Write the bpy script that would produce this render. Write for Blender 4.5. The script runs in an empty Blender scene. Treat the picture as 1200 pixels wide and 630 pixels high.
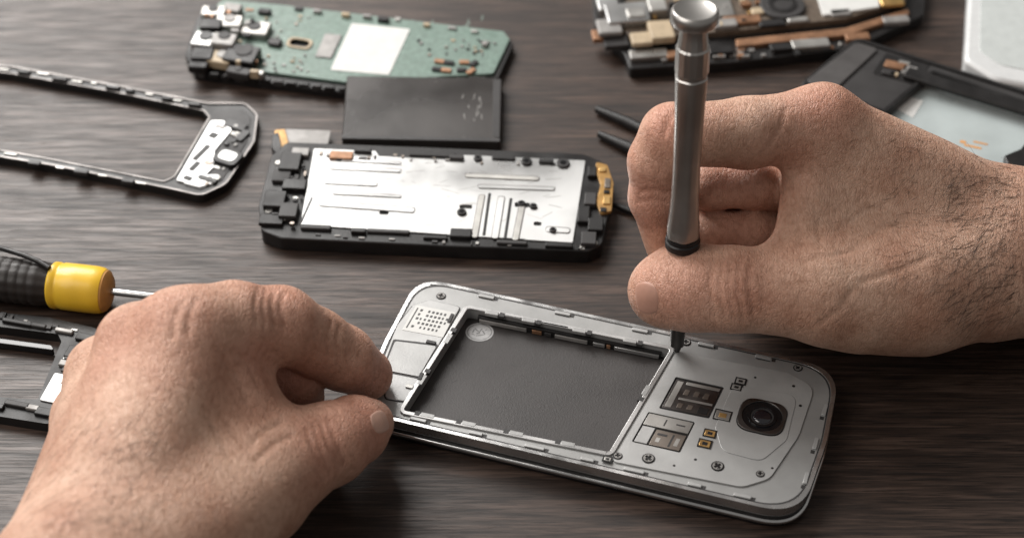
import bpy, math, random
import numpy as np
from mathutils import Vector
from mathutils.geometry import tessellate_polygon
U = 0.001
random.seed(4); rng = np.random.default_rng(4)
scene = bpy.context.scene; COL = scene.collection
E = math.radians(43); CE, SE = math.cos(E), math.sin(E); D = 650.0; F = 70/36*1200
CAM = np.array([0, -D*CE, D*SE]); FW = np.array([0, CE, -SE]); UP = np.array([0, SE, CE]); RT = np.array([1.0, 0, 0])
def Q(px, py, d): return CAM + d*(FW + RT*(px-600)/F + UP*(315-py)/F)
def P(px, py, z=0.0):
    b = (315-py)/F
    return Q(px, py, (CAM[2]-z)/(SE-b*CE))
def pp(pts, z): return [tuple(P(x, y, z)[:2]) for x, y in pts]

# ------------------------------------------------------------------ materials
def new_mat(name):
    m = bpy.data.materials.new(name); m.use_nodes = True
    nt = m.node_tree; return m, nt, nt.nodes['Principled BSDF']
def mat(name, col, rough=.5, metal=0.0, var=.15, ns=250, bump=0.0, bs=900, coat=0.0, rv=.12, spec=.5, stretch=None):
    m, nt, b = new_mat(name); L = nt.links
    tc = nt.nodes.new('ShaderNodeTexCoord'); mp = nt.nodes.new('ShaderNodeMapping')
    if stretch: mp.inputs['Scale'].default_value = stretch
    L.new(tc.outputs['Object'], mp.inputs[0])
    n = nt.nodes.new('ShaderNodeTexNoise'); n.inputs['Scale'].default_value = ns; n.inputs['Detail'].default_value = 5
    L.new(mp.outputs[0], n.inputs['Vector'])
    r = nt.nodes.new('ShaderNodeValToRGB')
    r.color_ramp.elements[0].position = .3; r.color_ramp.elements[1].position = .7
    r.color_ramp.elements[0].color = tuple(c*(1-var) for c in col)+(1,)
    r.color_ramp.elements[1].color = tuple(min(1, c*(1+var)) for c in col)+(1,)
    L.new(n.outputs['Fac'], r.inputs[0]); L.new(r.outputs[0], b.inputs['Base Color'])
    n2 = nt.nodes.new('ShaderNodeTexNoise'); n2.inputs['Scale'].default_value = ns*.45; n2.inputs['Detail'].default_value = 6
    L.new(mp.outputs[0], n2.inputs['Vector'])
    mr = nt.nodes.new('ShaderNodeMapRange'); mr.inputs[1].default_value = .3; mr.inputs[2].default_value = .7
    mr.inputs[3].default_value = max(.03, rough-rv); mr.inputs[4].default_value = min(1, rough+rv)
    L.new(n2.outputs['Fac'], mr.inputs[0]); L.new(mr.outputs[0], b.inputs['Roughness'])
    b.inputs['Metallic'].default_value = metal; b.inputs['Coat Weight'].default_value = coat
    b.inputs['Specular IOR Level'].default_value = spec
    if bump:
        n3 = nt.nodes.new('ShaderNodeTexNoise'); n3.inputs['Scale'].default_value = bs; n3.inputs['Detail'].default_value = 3
        L.new(mp.outputs[0], n3.inputs['Vector'])
        bp = nt.nodes.new('ShaderNodeBump'); bp.inputs['Strength'].default_value = bump; bp.inputs['Distance'].default_value = .0003
        L.new(n3.outputs['Fac'], bp.inputs['Height']); L.new(bp.outputs[0], b.inputs['Normal'])
    return m
def wood_mat():
    m, nt, b = new_mat('dark_wood'); L = nt.links; N = nt.nodes.new
    tc = N('ShaderNodeTexCoord')
    def noise(sc, scale, det=6, dist=0.0, rot=0.0):
        mp = N('ShaderNodeMapping'); mp.inputs['Scale'].default_value = sc; mp.inputs['Rotation'].default_value = (0, 0, rot)
        L.new(tc.outputs['Object'], mp.inputs[0])
        n = N('ShaderNodeTexNoise'); n.inputs['Scale'].default_value = scale; n.inputs['Detail'].default_value = det
        n.inputs['Distortion'].default_value = dist; n.inputs['Roughness'].default_value = .6
        L.new(mp.outputs[0], n.inputs['Vector']); return n.outputs['Fac']
    def ramp(src, stops):
        r = N('ShaderNodeValToRGB'); e = r.color_ramp.elements
        e[0].position, e[0].color = stops[0][0], stops[0][1]+(1,)
        e[1].position, e[1].color = stops[-1][0], stops[-1][1]+(1,)
        for p_, c in stops[1:-1]: r.color_ramp.elements.new(p_).color = c+(1,)
        L.new(src, r.inputs[0]); return r.outputs[0]
    fine = noise((30, 560, 9), 1.5, 6, .3, .03)
    pore = noise((55, 1500, 22), 1.2, 3, .15, .03)
    broad = noise((7.5, 95, 2), 1.5, 6, 1.5, .05)
    def mul(a, fa, c, fc):
        x = N('ShaderNodeMath'); x.operation = 'MULTIPLY'; L.new(a, x.inputs[0]); x.inputs[1].default_value = fa
        y = N('ShaderNodeMath'); y.operation = 'MULTIPLY_ADD'; L.new(c, y.inputs[0]); y.inputs[1].default_value = fc; L.new(x.outputs[0], y.inputs[2])
        return y.outputs[0]
    mix = mul(fine, .55, broad, .45)
    col = ramp(mix, [(.38, (.0140, .0080, .0058)), (.5, (.038, .0240, .0180)), (.63, (.090, .059, .046))])
    pr = ramp(pore, [(.38, (.25, .21, .19)), (.48, (1, 1, 1))])
    mm = N('ShaderNodeMix'); mm.data_type = 'RGBA'; mm.blend_type = 'MULTIPLY'; mm.inputs[0].default_value = .85
    L.new(col, mm.inputs[6]); L.new(pr, mm.inputs[7]); L.new(mm.outputs[2], b.inputs['Base Color'])
    rr = mul(mix, .6, pore, .4)
    mr = N('ShaderNodeMapRange'); mr.inputs[1].default_value = .38; mr.inputs[2].default_value = .62
    mr.inputs[3].default_value = .56; mr.inputs[4].default_value = .38
    L.new(rr, mr.inputs[0]); L.new(mr.outputs[0], b.inputs['Roughness'])
    b.inputs['Specular IOR Level'].default_value = .45
    prb = N('ShaderNodeRGBToBW'); L.new(pr, prb.inputs[0])
    h = mul(mix, .6, prb.outputs[0], .2)
    bp = N('ShaderNodeBump'); bp.inputs['Strength'].default_value = .36; bp.inputs['Distance'].default_value = .0005
    L.new(h, bp.inputs['Height']); L.new(bp.outputs[0], b.inputs['Normal'])
    return m
def skin_mat():
    m, nt, b = new_mat('skin'); L = nt.links; N = nt.nodes.new
    tc = N('ShaderNodeTexCoord')
    def noise(s, d=4):
        n = N('ShaderNodeTexNoise'); n.inputs['Scale'].default_value = s; n.inputs['Detail'].default_value = d
        L.new(tc.outputs['Object'], n.inputs['Vector']); return n
    n1 = noise(58, 7)
    r = N('ShaderNodeValToRGB'); e = r.color_ramp.elements
    e[0].position = .32; e[0].color = (.49, .265, .180, 1); e[1].position = .68; e[1].color = (.665, .43, .315, 1)
    L.new(n1.outputs['Fac'], r.inputs[0])
    at = N('ShaderNodeAttribute'); at.attribute_name = 'tint'
    mx = N('ShaderNodeMix'); mx.data_type = 'RGBA'; L.new(at.outputs['Fac'], mx.inputs[0]); L.new(r.outputs[0], mx.inputs[6])
    mx.inputs[7].default_value = (.54, .225, .155, 1)
    n4 = noise(560, 3)
    r2 = N('ShaderNodeValToRGB'); r2.color_ramp.elements[0].position = .3; r2.color_ramp.elements[0].color = (.70, .63, .58, 1); r2.color_ramp.elements[1].position = .55; r2.color_ramp.elements[1].color = (1, 1, 1, 1)
    L.new(n4.outputs['Fac'], r2.inputs[0])
    mm = N('ShaderNodeMix'); mm.data_type = 'RGBA'; mm.blend_type = 'MULTIPLY'; mm.inputs[0].default_value = .65
    L.new(mx.outputs[2], mm.inputs[6]); L.new(r2.outputs[0], mm.inputs[7]); L.new(mm.outputs[2], b.inputs['Base Color'])
    b.inputs['Roughness'].default_value = .47; b.inputs['Specular IOR Level'].default_value = .45
    b.inputs['Subsurface Weight'].default_value = .08; b.inputs['Subsurface Radius'].default_value = (1, .45, .28); b.inputs['Subsurface Scale'].default_value = .0018
    dn = noise(260, 3)
    ad = N('ShaderNodeMix'); ad.data_type = 'VECTOR'; ad.inputs[0].default_value = .004
    L.new(tc.outputs['Object'], ad.inputs[4]); L.new(dn.outputs['Color'], ad.inputs[5])
    def vor(sc, st):
        mp = N('ShaderNodeMapping'); mp.inputs['Scale'].default_value = st; L.new(ad.outputs[1], mp.inputs[0])
        v = N('ShaderNodeTexVoronoi'); v.feature = 'DISTANCE_TO_EDGE'; v.inputs['Scale'].default_value = sc; L.new(mp.outputs[0], v.inputs['Vector'])
        mn = N('ShaderNodeMath'); mn.operation = 'MINIMUM'; L.new(v.outputs['Distance'], mn.inputs[0]); mn.inputs[1].default_value = .12; return mn.outputs[0]
    va = vor(640, (1.6, .6, .9)); vb = vor(1250, (.8, 1.3, 1)); vc = vor(260, (2.4, .5, .8))
    def madd(a, f, c):
        x = N('ShaderNodeMath'); x.operation = 'MULTIPLY_ADD'; L.new(a, x.inputs[0]); x.inputs[1].default_value = f
        if c is None: x.inputs[2].default_value = 0
        else: L.new(c, x.inputs[2])
        return x.outputs[0]
    s = madd(vc, 2.2, madd(va, 2.4, madd(vb, 1.5, madd(noise(300, 5).outputs['Fac'], .5, None))))
    bp = N('ShaderNodeBump'); bp.inputs['Strength'].default_value = .68; bp.inputs['Distance'].default_value = .0006
    L.new(s, bp.inputs['Height']); L.new(bp.outputs[0], b.inputs['Normal'])
    return m
WOOD = wood_mat(); SKIN = skin_mat()
SILVER = mat('silver_paint', (.33, .33, .325), .38, .4, .08, 120, .08, 1500)
SILVER2 = mat('silver_paint_light', (.38, .38, .375), .40, .35, .08, 120, .08, 1500)
RIMM = mat('bright_metal_rim', (.62, .615, .61), .24, .95, .05)
BAYRIM = mat('grey_bay_rim', (.45, .445, .44), .32, .7, .12, 90)
CHROME = mat('chrome', (.62, .62, .62), .16, 1, .05)
STEEL = mat('satin_steel', (.45, .435, .415), .35, 1, .08, 120, .04, 2500, rv=.06)
STEELD = mat('dark_steel', (.15, .14, .135), .38, 1, .1)
SHEET = mat('bright_sheet_metal', (.47, .47, .465), .40, .85, .28, 34, .2, 140, rv=.2)
TIN = mat('tinned_shield', (.40, .39, .37), .38, .8, .18, 160)
BRONZE = mat('bronze_sheet', (.22, .19, .165), .36, .85, .15, 160)
BLACK = mat('black_plastic', (.012, .011, .011), .40, 0, .3, 200, .12, 1400, spec=.36)
BLACKG = mat('black_gloss', (.008, .008, .009), .14, 0, .3, rv=.05)
DARK = mat('dark_grey_plastic', (.036, .034, .034), .48, 0, .15, 120, .15, 2200, spec=.35)
BAYM = mat('bay_floor_grey', (.036, .032, .031), .5, .1, .16, 60, .2, 2500)
FOIL = mat('battery_foil', (.038, .034, .032), .30, .2, .3, 45, .12, 200)
WHITE = mat('white_paper', (.62, .62, .60), .55, 0, .05)
WHITEP = mat('white_plastic', (.60, .61, .61), .3, 0, .04, coat=.2)
INK = mat('black_ink', (.05, .05, .05), .6, 0, .1)
PRINT = mat('grey_white_print', (.36, .36, .36), .55, 0, .15, 600)
PRINTD = mat('faint_grey_print', (.16, .16, .16), .55, 0, .15, 600)
PCB = mat('green_circuit_board', (.140, .205, .172), .42, 0, .2, 500, .2, 1200)
PCBB = mat('brown_circuit_board', (.10, .075, .055), .45, 0, .25, 300, .2, 1200)
GOLD = mat('gold_contact', (.60, .38, .15), .33, .85, .2, 400)
FLEX = mat('orange_flex_film', (.44, .25, .08), .35, .3, .35, 180)
COPPER = mat('copper_brown', (.30, .16, .09), .4, .5, .25, 300)
TAN = mat('tan_component', (.42, .33, .22), .5, 0, .15)
GREYC = mat('grey_component', (.26, .25, .24), .45, .3, .2)
YELLOW = mat('yellow_plastic', (.76, .475, .03), .36, 0, .12, 60, .05, 700, coat=.1)
OCHRE = mat('ochre_plastic', (.50, .25, .07), .42, 0, .12)
RUBBER = mat('black_rubber', (.022, .018, .016), .5, 0, .2, 300, .2, 1500, spec=.4)
GLASS = mat('lens_glass', (.006, .006, .010), .06, 0, .1, coat=1, rv=.02)
NAIL = mat('finger_nail', (.58, .36, .28), .36, 0, .1, 140, .08, 500)
NAILR = mat('finger_nail_dark', (.46, .25, .185), .40, 0, .16, 140, .08, 500)
HAIR = mat('dark_hair', (.06, .036, .025), .5, 0, .2)
PALE = mat('pale_bay', (.42, .47, .47), .32, .1, .14, 50)
ORANGE = mat('orange_ink', (.6, .28, .08), .5, 0, .1)

# ------------------------------------------------------------------ builders
def tag(o, label=None, cat=None, group=None, kind=None):
    for k, v in (('label', label), ('category', cat), ('group', group), ('kind', kind)):
        if v: o[k] = v
    return o
def empty(name, loc, label, cat):
    o = bpy.data.objects.new(name, None); COL.objects.link(o); o.empty_display_size = .01
    o.location = (loc[0]*U, loc[1]*U, 0); return tag(o, label, cat)
def root_loc(o):
    while o.parent: o = o.parent
    return np.array(o.location)/U
def mesh(name, V, Fc, m, parent=None, bev=0, seg=2, smooth=True, ang=35):
    V = np.asarray(V, float)
    off = root_loc(parent) if parent else np.array([V[:, 0].mean(), V[:, 1].mean(), V[:, 2].min()])
    me = bpy.data.meshes.new(name); me.from_pydata(((V-off)*U).tolist(), [], Fc); me.materials.append(m)
    if smooth:
        me.polygons.foreach_set('use_smooth', [True]*len(me.polygons))
        if ang: me.set_sharp_from_angle(angle=math.radians(ang))
    me.update()
    o = bpy.data.objects.new(name, me); COL.objects.link(o)
    if parent: o.parent = parent
    else: o.location = off*U
    if bev:
        md = o.modifiers.new('bevel', 'BEVEL'); md.width = bev*U; md.segments = seg; md.limit_method = 'ANGLE'; md.angle_limit = math.radians(40)
        md.harden_normals = False
    return o
def area(l): return .5*sum(l[i-1][0]*l[i][1]-l[i][0]*l[i-1][1] for i in range(len(l)))
def plate_geo(outer, holes, z0, z1, base=0):
    loops = []
    for i, l in enumerate([outer]+list(holes)):
        l = [tuple(p) for p in l]
        if (area(l) > 0) != (i == 0): l = l[::-1]
        loops.append(l)
    pts = [p for l in loops for p in l]; n = len(pts)
    V = [(x, y, z1) for x, y in pts]+[(x, y, z0) for x, y in pts]; Fc = []
    if len(loops) == 1:
        Fc += [list(range(n)), list(range(2*n-1, n-1, -1))]
    else:
        for t in tessellate_polygon([[Vector((x, y, 0)) for x, y in l] for l in loops]):
            a = area([pts[i] for i in t])
            if abs(a) < 1e-9: continue
            t = list(t) if a > 0 else list(t)[::-1]
            Fc += [t, [i+n for i in t[::-1]]]
    s = 0
    for l in loops:
        k = len(l)
        for i in range(k):
            a, b = s+i, s+(i+1) % k
            Fc.append([a+n, b+n, b, a])
        s += k
    return V, [[i+base for i in f] for f in Fc]
def plate(name, outer, z0, z1, m, parent=None, holes=(), bev=.2, seg=2):
    V, Fc = plate_geo(outer, holes, z0, z1); return mesh(name, V, Fc, m, parent, bev, seg)
def multi(name, polys, z0, z1, m, parent=None, bev=0):
    V, Fc = [], []
    for p in polys:
        v, f = plate_geo(p, [], z0, z1, len(V)); V += v; Fc += f
    return mesh(name, V, Fc, m, parent, bev)
def fillet(pts, r, n=6):
    out = []; N = len(pts)
    for i in range(N):
        p = np.array(pts[i], float); a = np.array(pts[i-1], float); b = np.array(pts[(i+1) % N], float)
        ri = r[i] if isinstance(r, (list, tuple)) else r
        u = a-p; la = np.linalg.norm(u); u /= la; w = b-p; lb = np.linalg.norm(w); w /= lb
        an = math.acos(max(-1, min(1, float(u@w))))
        if ri <= 0 or an > 3.1: out.append(tuple(p)); continue
        t = min(ri/math.tan(an/2), .48*la, .48*lb); p0 = p+u*t; p1 = p+w*t
        for j in range(n+1):
            s = j/n; out.append(tuple((1-s)**2*p0+2*s*(1-s)*p+s*s*p1))
    return out
def rect(c, w, h, deg):
    a = math.radians(deg); u = np.array([math.cos(a), math.sin(a)]); v = np.array([-u[1], u[0]]); c = np.array(c[:2])
    return [tuple(c+u*sx*w/2+v*sy*h/2) for sx, sy in ((-1, -1), (1, -1), (1, 1), (-1, 1))]
def circ(c, r, n=36, sq=1.0): return [(c[0]+r*math.cos(2*math.pi*i/n), c[1]+r*sq*math.sin(2*math.pi*i/n)) for i in range(n)]
def box(name, px, py, w, h, deg, z0, z1, m, parent, bev=.15, r=0):
    o = rect(P(px, py, z1), w, h, deg)
    if r: o = fillet(o, r, 4)
    return plate(name, o, z0, z1, m, parent, bev=bev)
def poly(name, pts, z0, z1, m, parent=None, r=0, holes=(), bev=.2):
    o = pp(pts, z1); o = fillet(o, r) if r else o
    return plate(name, o, z0, z1, m, parent, [h for h in holes], bev)
def disc(name, c, r, z0, z1, m, parent, bev=.15, hole=0): return plate(name, circ(c, r), z0, z1, m, parent, [circ(c, hole)] if hole else (), bev)
def grow(l, g):
    out = []
    n = len(l); s = 1 if area(l) > 0 else -1
    for i in range(n):
        a = np.array(l[i-1]); b = np.array(l[(i+1) % n]); t = b-a; t /= np.linalg.norm(t)+1e-9
        out.append((l[i][0]+s*t[1]*g, l[i][1]-s*t[0]*g))
    return out
def lathe(name, A, Dr, prof, m, parent=None, n=40, flute=None, ang=35):
    A = np.array(A, float); w = np.array(Dr, float); w /= np.linalg.norm(w)
    t = np.array([0, 0, 1.0]) if abs(w[2]) < .9 else np.array([0, 1.0, 0])
    u = np.cross(t, w); u /= np.linalg.norm(u); v = np.cross(w, u)
    V, Fc = [], []
    for (s, r) in prof:
        for i in range(n):
            a = 2*math.pi*i/n; k = r
            if flute: k = r*(1-flute[1]*(.5+.5*math.cos(a*flute[0])))
            V.append(A+w*s+u*k*math.cos(a)+v*k*math.sin(a))
    for j in range(len(prof)-1):
        for i in range(n):
            i2 = (i+1) % n; Fc.append([j*n+i, j*n+i2, (j+1)*n+i2, (j+1)*n+i])
    Fc.append(list(range(n))[::-1]); Fc.append([(len(prof)-1)*n+i for i in range(n)])
    return mesh(name, V, Fc, m, parent, ang=ang)
def tube_geo(pts, rad, n, base=0):
    pts = [np.array(p, float) for p in pts]; V, Fc = [], []
    for j, p in enumerate(pts):
        w = pts[min(j+1, len(pts)-1)]-pts[max(j-1, 0)]; w /= np.linalg.norm(w)+1e-9
        t = np.array([0, 0, 1.0]) if abs(w[2]) < .9 else np.array([0, 1.0, 0])
        u = np.cross(t, w); u /= np.linalg.norm(u); v = np.cross(w, u)
        for i in range(n):
            a = 2*math.pi*i/n; V.append(p+rad[j]*(u*math.cos(a)+v*math.sin(a)))
    for j in range(len(pts)-1):
        for i in range(n):
            i2 = (i+1) % n; Fc.append([base+j*n+i, base+j*n+i2, base+(j+1)*n+i2, base+(j+1)*n+i])
    Fc.append([base+i for i in range(n)][::-1]); Fc.append([base+(len(pts)-1)*n+i for i in range(n)])
    return V, Fc
def tube(name, pts, rad, m, parent=None, n=14):
    V, Fc = tube_geo(pts, rad, n); return mesh(name, V, Fc, m, parent)
def screw(px, py, z, r, parent, m=None, a=20):
    c = P(px, py, z)
    hole = disc('screw', c, r*1.3, z-.05, z+.12, BLACK, parent, 0)
    k = r*.28; l = r*.75; th = math.radians(a); pl = [(k, k), (l, k), (l, -k), (k, -k), (k, -l), (-k, -l), (-k, -k), (-l, -k), (-l, k), (-k, k), (-k, l), (k, l)]
    pl = [(c[0]+x*math.cos(th)-y*math.sin(th), c[1]+x*math.sin(th)+y*math.cos(th)) for x, y in pl]
    plate('screw_head', circ(c, r, 24), z+.1, z+.4, m or GREYC, hole, [pl], .08)
def quad(qp, u, v):
    a, b, c, d = [np.array(p, float) for p in qp]
    return (a*(1-u)+b*u)*(1-v)+(d*(1-u)+c*u)*v
def print_rows(name, qp, z, rows, m, parent):
    polys = []
    for (v0, v1, segs) in rows:
        for (u0, u1) in segs:
            polys.append(pp([quad(qp, u0, v0), quad(qp, u1, v0), quad(qp, u1, v1), quad(qp, u0, v1)], z))
    return multi(name, polys, z, z+.06, m, parent)
def bar2(name, a_, b_, wd, z0, z1, m, parent, bev=.1, g=0):
    a2, b2 = P(*a_, z1)[:2], P(*b_, z1)[:2]; c = (a2+b2)/2; v = b2-a2
    return plate(name, fillet(rect(c, np.linalg.norm(v)+2*g, wd+2*g, math.degrees(math.atan2(v[1], v[0]))), (wd+2*g)*.46, 4), z0, z1, m, parent, bev=bev)
def sprinkle(name, parent, qp, z, n, mats, deg, s0, s1, hmax, avoid=()):
    k = 0
    while k < n:
        x, y = quad(qp, random.random(), random.random())
        if any(a <= x <= b and c <= y <= d for a, b, c, d in avoid): continue
        box(name, x, y, random.uniform(s0, s1), random.uniform(s0, s1)*.7, deg+random.choice([0, 0, 90]), z-.05, z+random.uniform(.3, hmax), random.choice(mats), parent, .08); k += 1

# ------------------------------------------------------------------ table
tb = plate('table', [(-900, -560), (900, -560), (900, 800), (-900, 800)], -28, 0, WOOD, bev=2)
tag(tb, 'dark brown wooden table top with fine straight grain', 'table', kind='structure')

# ------------------------------------------------------------------ central phone
PA = -17.5; PZ = 8.5
pu = np.array([math.cos(math.radians(PA)), math.sin(math.radians(PA))]); pv = np.array([-pu[1], pu[0]])
PC = np.array([28.6, -64.3])+pv*1.1-pu*2.6
def pl(u, v): return tuple(PC+pu*u+pv*v)
def outline(g=0, L=137.5, W=60.2):
    a, b = L/2+g, W/2+g
    return fillet([pl(a-1.6, b), pl(-a+.4, b), pl(-a, 0), pl(-a+1.6, -b), pl(a-1.6, -b), pl(a, 0)], [13, 10, 50, 12, 13, 50], 10)
ph = empty('opened_phone', PC, 'silver smartphone without its back cover, dark empty battery bay, gripped by both hands', 'phone')
BAY = [(548, 362), (786, 410), (714, 531), (472, 482)]
bay = fillet(pp(BAY, PZ), 1.2, 4)
plate('front_panel', outline(-.3), 0, 1.7, BLACKG, ph, bev=.4)
plate('chrome_band', outline(.5), 1.6, 3.4, CHROME, ph, bev=.7, seg=3)
plate('side_band', outline(-.5), 3.35, 4.9, BLACK, ph, [grow(bay, .3)], bev=.1)
mf = plate('mid_frame', outline(-.1), 4.8, PZ, SILVER, ph, [bay], bev=.5, seg=3)
plate('metal_rim', outline(.22), 5.6, PZ+.16, RIMM, ph, [outline(-1.0)], bev=.5, seg=4)
plate('rim_seam', outline(-1.1), PZ-.02, PZ+.05, DARK, ph, [outline(-1.5)], bev=0)
fl = plate('battery_bay', grow(bay, .2), 3.5, 4.6, BAYM, ph, bev=0)
brim = plate('bay_rim', grow(bay, 1.3), PZ-.05, PZ+.6, BAYRIM, ph, [grow(bay, -.12)], bev=.25, seg=3)
for t_, e_ in ((.12, 0), (.3, 0), (.55, 0), (.8, 0), (.2, 2), (.45, 2), (.68, 2), (.88, 2), (.3, 3), (.7, 3), (.4, 1)):
    a_ = np.array(BAY[e_], float); b_ = np.array(BAY[(e_+1) % 4], float); q_ = a_*(1-t_)+b_*t_
    dv = P(*b_, PZ)[:2]-P(*a_, PZ)[:2]
    plate('rim_tab', rect(P(q_[0], q_[1], PZ), 4.2, 1.6, math.degrees(math.atan2(dv[1], dv[0]))), PZ-.6, PZ+.68, SILVER, brim, bev=.15)
    plate('rim_notch', rect(P(*(q_+(b_-a_)/np.linalg.norm(b_-a_)*12), PZ), 1.6, 1.7, math.degrees(math.atan2(dv[1], dv[0]))), PZ-.4, PZ+.64, DARK, brim, bev=0)
A0 = P(556, 366, 8)[:2]; B0 = P(780, 411, 8)[:2]; w = (B0-A0); wl = np.linalg.norm(w); w = w/wl; nrm = np.array([-w[1], w[0]])
def strip(name, s0, s1, z0, z1, th, m):
    q = [A0+w*wl*s0, A0+w*wl*s1]
    plate(name, [tuple(q[0]-nrm*th), tuple(q[1]-nrm*th), tuple(q[1]+nrm*.8), tuple(q[0]+nrm*.8)], z0, z1, m, ph, bev=.1)
strip('wall_shield', .02, .98, 4.55, 7.2, .7, BLACK)
for s0, s1, m in ((.03, .28, GREYC), (.31, .36, COPPER), (.375, .41, DARK), (.43, .60, GREYC), (.63, .69, SHEET), (.70, .72, COPPER), (.74, .97, SHEET)):
    strip('wall_contact', s0, s1, 5.0, 6.4, 1.1, m)
ec = P(562, 389, 4.6)
em = plate('emblem', circ(ec, 4.4, 40, .92), 4.55, 4.68, PRINT, ph, bev=0)
er = plate('emblem_ring', circ(ec, 3.9, 40, .92), 4.66, 4.71, PRINTD, em, [circ(ec, 3.6, 40, .92)], bev=0)
pls = [rect((ec[0]+x, ec[1]+y), w_, h_, a_) for x, y, w_, h_, a_ in ((-1.9, .5, 1.6, .35, 70), (-.9, .9, 1.9, .4, -50), (.3, .6, 2.0, .35, 60), (1.3, -.2, 1.8, .4, -65), (.2, -1.4, 2.6, .3, 10), (2.0, .9, 1.0, .3, 40), (-2.0, -1.0, 1.1, .3, -30), (-.4, -.5, 1.2, .5, 15))]
multi('emblem_mark', pls, 4.66, 4.71, PRINTD, em)
multi('bay_scuff', [rect(P(random.uniform(520, 720), random.uniform(410, 500), 4.6), random.uniform(.4, 2.2), .12, random.uniform(-60, 60)) for k in range(22)], 4.57, 4.62, DARK, fl)
# left end panel and sticker
SPC = fillet(pp([(504, 351), (540, 359), (476, 470), (452, 466), (446, 428), (466, 380), (484, 357)], PZ+.45), 1.5)
plate('panel_seam', grow(SPC, .3), PZ-.02, PZ+.08, DARK, ph, bev=0)
plate('speaker_cover', SPC, PZ-.05, PZ+.45, SILVER2, ph, bev=.2)
SQ = [(488, 357), (534, 366), (519, 395), (471, 386)]
st = poly('label_sticker', SQ, PZ+.4, PZ+.55, WHITE, ph, bev=0)
rows = []
for k in range(5):
    v0 = .12+k*.16
    segs = [(.16+j*.1, .16+j*.1+random.choice([.06, .05, .04])) for j in range(8) if random.random() < .88]
    rows.append((v0, v0+.085, segs))
rows.append((.1, .9, [(.06, .09)]))
print_rows('sticker_print', SQ, PZ+.53, rows, INK, st)
SL = [(463, 399), (512, 405), (491, 441), (449, 433)]
poly('panel_gap', [(461, 397), (514, 403), (492, 444), (447, 435)], PZ+.4, PZ+.49, DARK, ph, r=.8, bev=0)
sp = poly('panel_plate', SL, PZ+.4, PZ+.75, SILVER, ph, r=.8, bev=.15)
for px, py, w_, h_, mm in ((505, 400, 3, 1.2, DARK), (528, 372, 1, 4, DARK), (493, 440, 1.2, 3, DARK), (480, 452, 2.2, 1.4, TIN)):
    box('latch', px, py, w_, h_, PA, PZ, PZ+.9, mm, ph, .1)
# right end
camc = P(893, 489, PZ+.5)
S1 = [(792, 441), (849, 453), (831, 490), (772, 478)]; S2 = [(760, 482), (815, 494), (797, 530), (740, 517)]
h1, h2 = fillet(pp(S1, PZ+.5), .6, 3), fillet(pp(S2, PZ+.5), .6, 3)
CRIM = fillet(rect(camc, 13.8, 13.2, PA), 4.6, 8)
CC = fillet(pp([(793, 412), (922, 436), (955, 453), (936, 510), (902, 560), (870, 570), (718, 540)], PZ+.5), [1, 6, 6, 20, 6, 6, 1], 6)
plate('camera_cover', CC, PZ-.05, PZ+.5, SILVER2, ph, [h1, h2, grow(CRIM, .2)], bev=.18)
SE_ = fillet(pp([(800, 413), (922, 436), (955, 453), (936, 510), (902, 560), (870, 570), (730, 542)], PZ+.5), [1, 6, 6, 20, 6, 6, 1], 6)
plate('cover_seam', grow(SE_, .22), PZ-.02, PZ+.08, GREYC, ph, bev=0)
ST = fillet(pp([(858, 452), (935, 462), (922, 515), (892, 540), (846, 528), (838, 500)], PZ+.7), 4, 5)
plate('camera_step', ST, PZ+.45, PZ+.72, SILVER2, ph, [grow(CRIM, .2)], bev=.12)
def qpoly(S, u0, u1, v0, v1, z): return pp([quad(S, u0, v0), quad(S, u1, v0), quad(S, u1, v1), quad(S, u0, v1)], z)
sl = plate('sim_slot', grow(pp(S1, PZ), .2), PZ+.09, PZ+.16, BLACK, ph, bev=0)
plate('slot_plate', qpoly(S1, .04, .96, .06, .94, PZ+.3), PZ+.1, PZ+.26, STEELD, sl, bev=.05)
for u0, u1, v0, v1, m in ((.08, .2, .1, .9, TIN), (.26, .94, .08, .16, TIN), (.3, .40, .3, .46, BRONZE), (.5, .60, .3, .46, BRONZE), (.7, .80, .3, .46, BRONZE), (.26, .94, .56, .62, TIN), (.3, .40, .72, .86, BRONZE), (.5, .60, .72, .86, BRONZE), (.72, .92, .72, .9, BLACK)):
    plate('slot_contact', qpoly(S1, u0, u1, v0, v1, PZ+.4), PZ+.2, PZ+.36, m, sl, bev=.04)
s2 = plate('card_slot', grow(pp(S2, PZ), .2), PZ+.09, PZ+.16, BLACK, ph, bev=0)
for u0, u1, v0, v1, m, z in ((.03, .97, .04, .40, TIN, .58), (.04, .30, .44, .96, SILVER2, .5), (.34, .96, .46, .95, BRONZE, .42)):
    plate('slot_cover', qpoly(S2, u0, u1, v0, v1, PZ+.5), PZ+.1, PZ+z, m, s2, bev=.1)
for u0, u1, v0, v1, m in ((.42, .45, .12, .32, DARK), (.66, .85, .18, .22, DARK)):
    plate('slot_cut', qpoly(S2, u0, u1, v0, v1, PZ+.6), PZ+.5, PZ+.62, m, s2, bev=0)
for u0, u1, v0, v1, m in ((.40, .60, .56, .62, DARK), (.70, .74, .52, .9, DARK), (.42, .5, .7, .84, TIN), (.8, .88, .6, .84, TIN)):
    plate('slot_cut', qpoly(S2, u0, u1, v0, v1, PZ+.5), PZ+.35, PZ+.48, m, s2, bev=0)
cm = plate('camera', CRIM, PZ-.02, PZ+1.2, STEELD, ph, [circ(camc, 6.0, 48)], bev=.35)
disc('camera_housing', camc, 6.05, PZ, PZ+.85, BLACKG, cm, .1)
plate('lens_ring', circ(camc, 4.3, 48), PZ+.8, PZ+1.25, BLACKG, cm, [circ(camc, 3.5, 48)], bev=.2)
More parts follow.
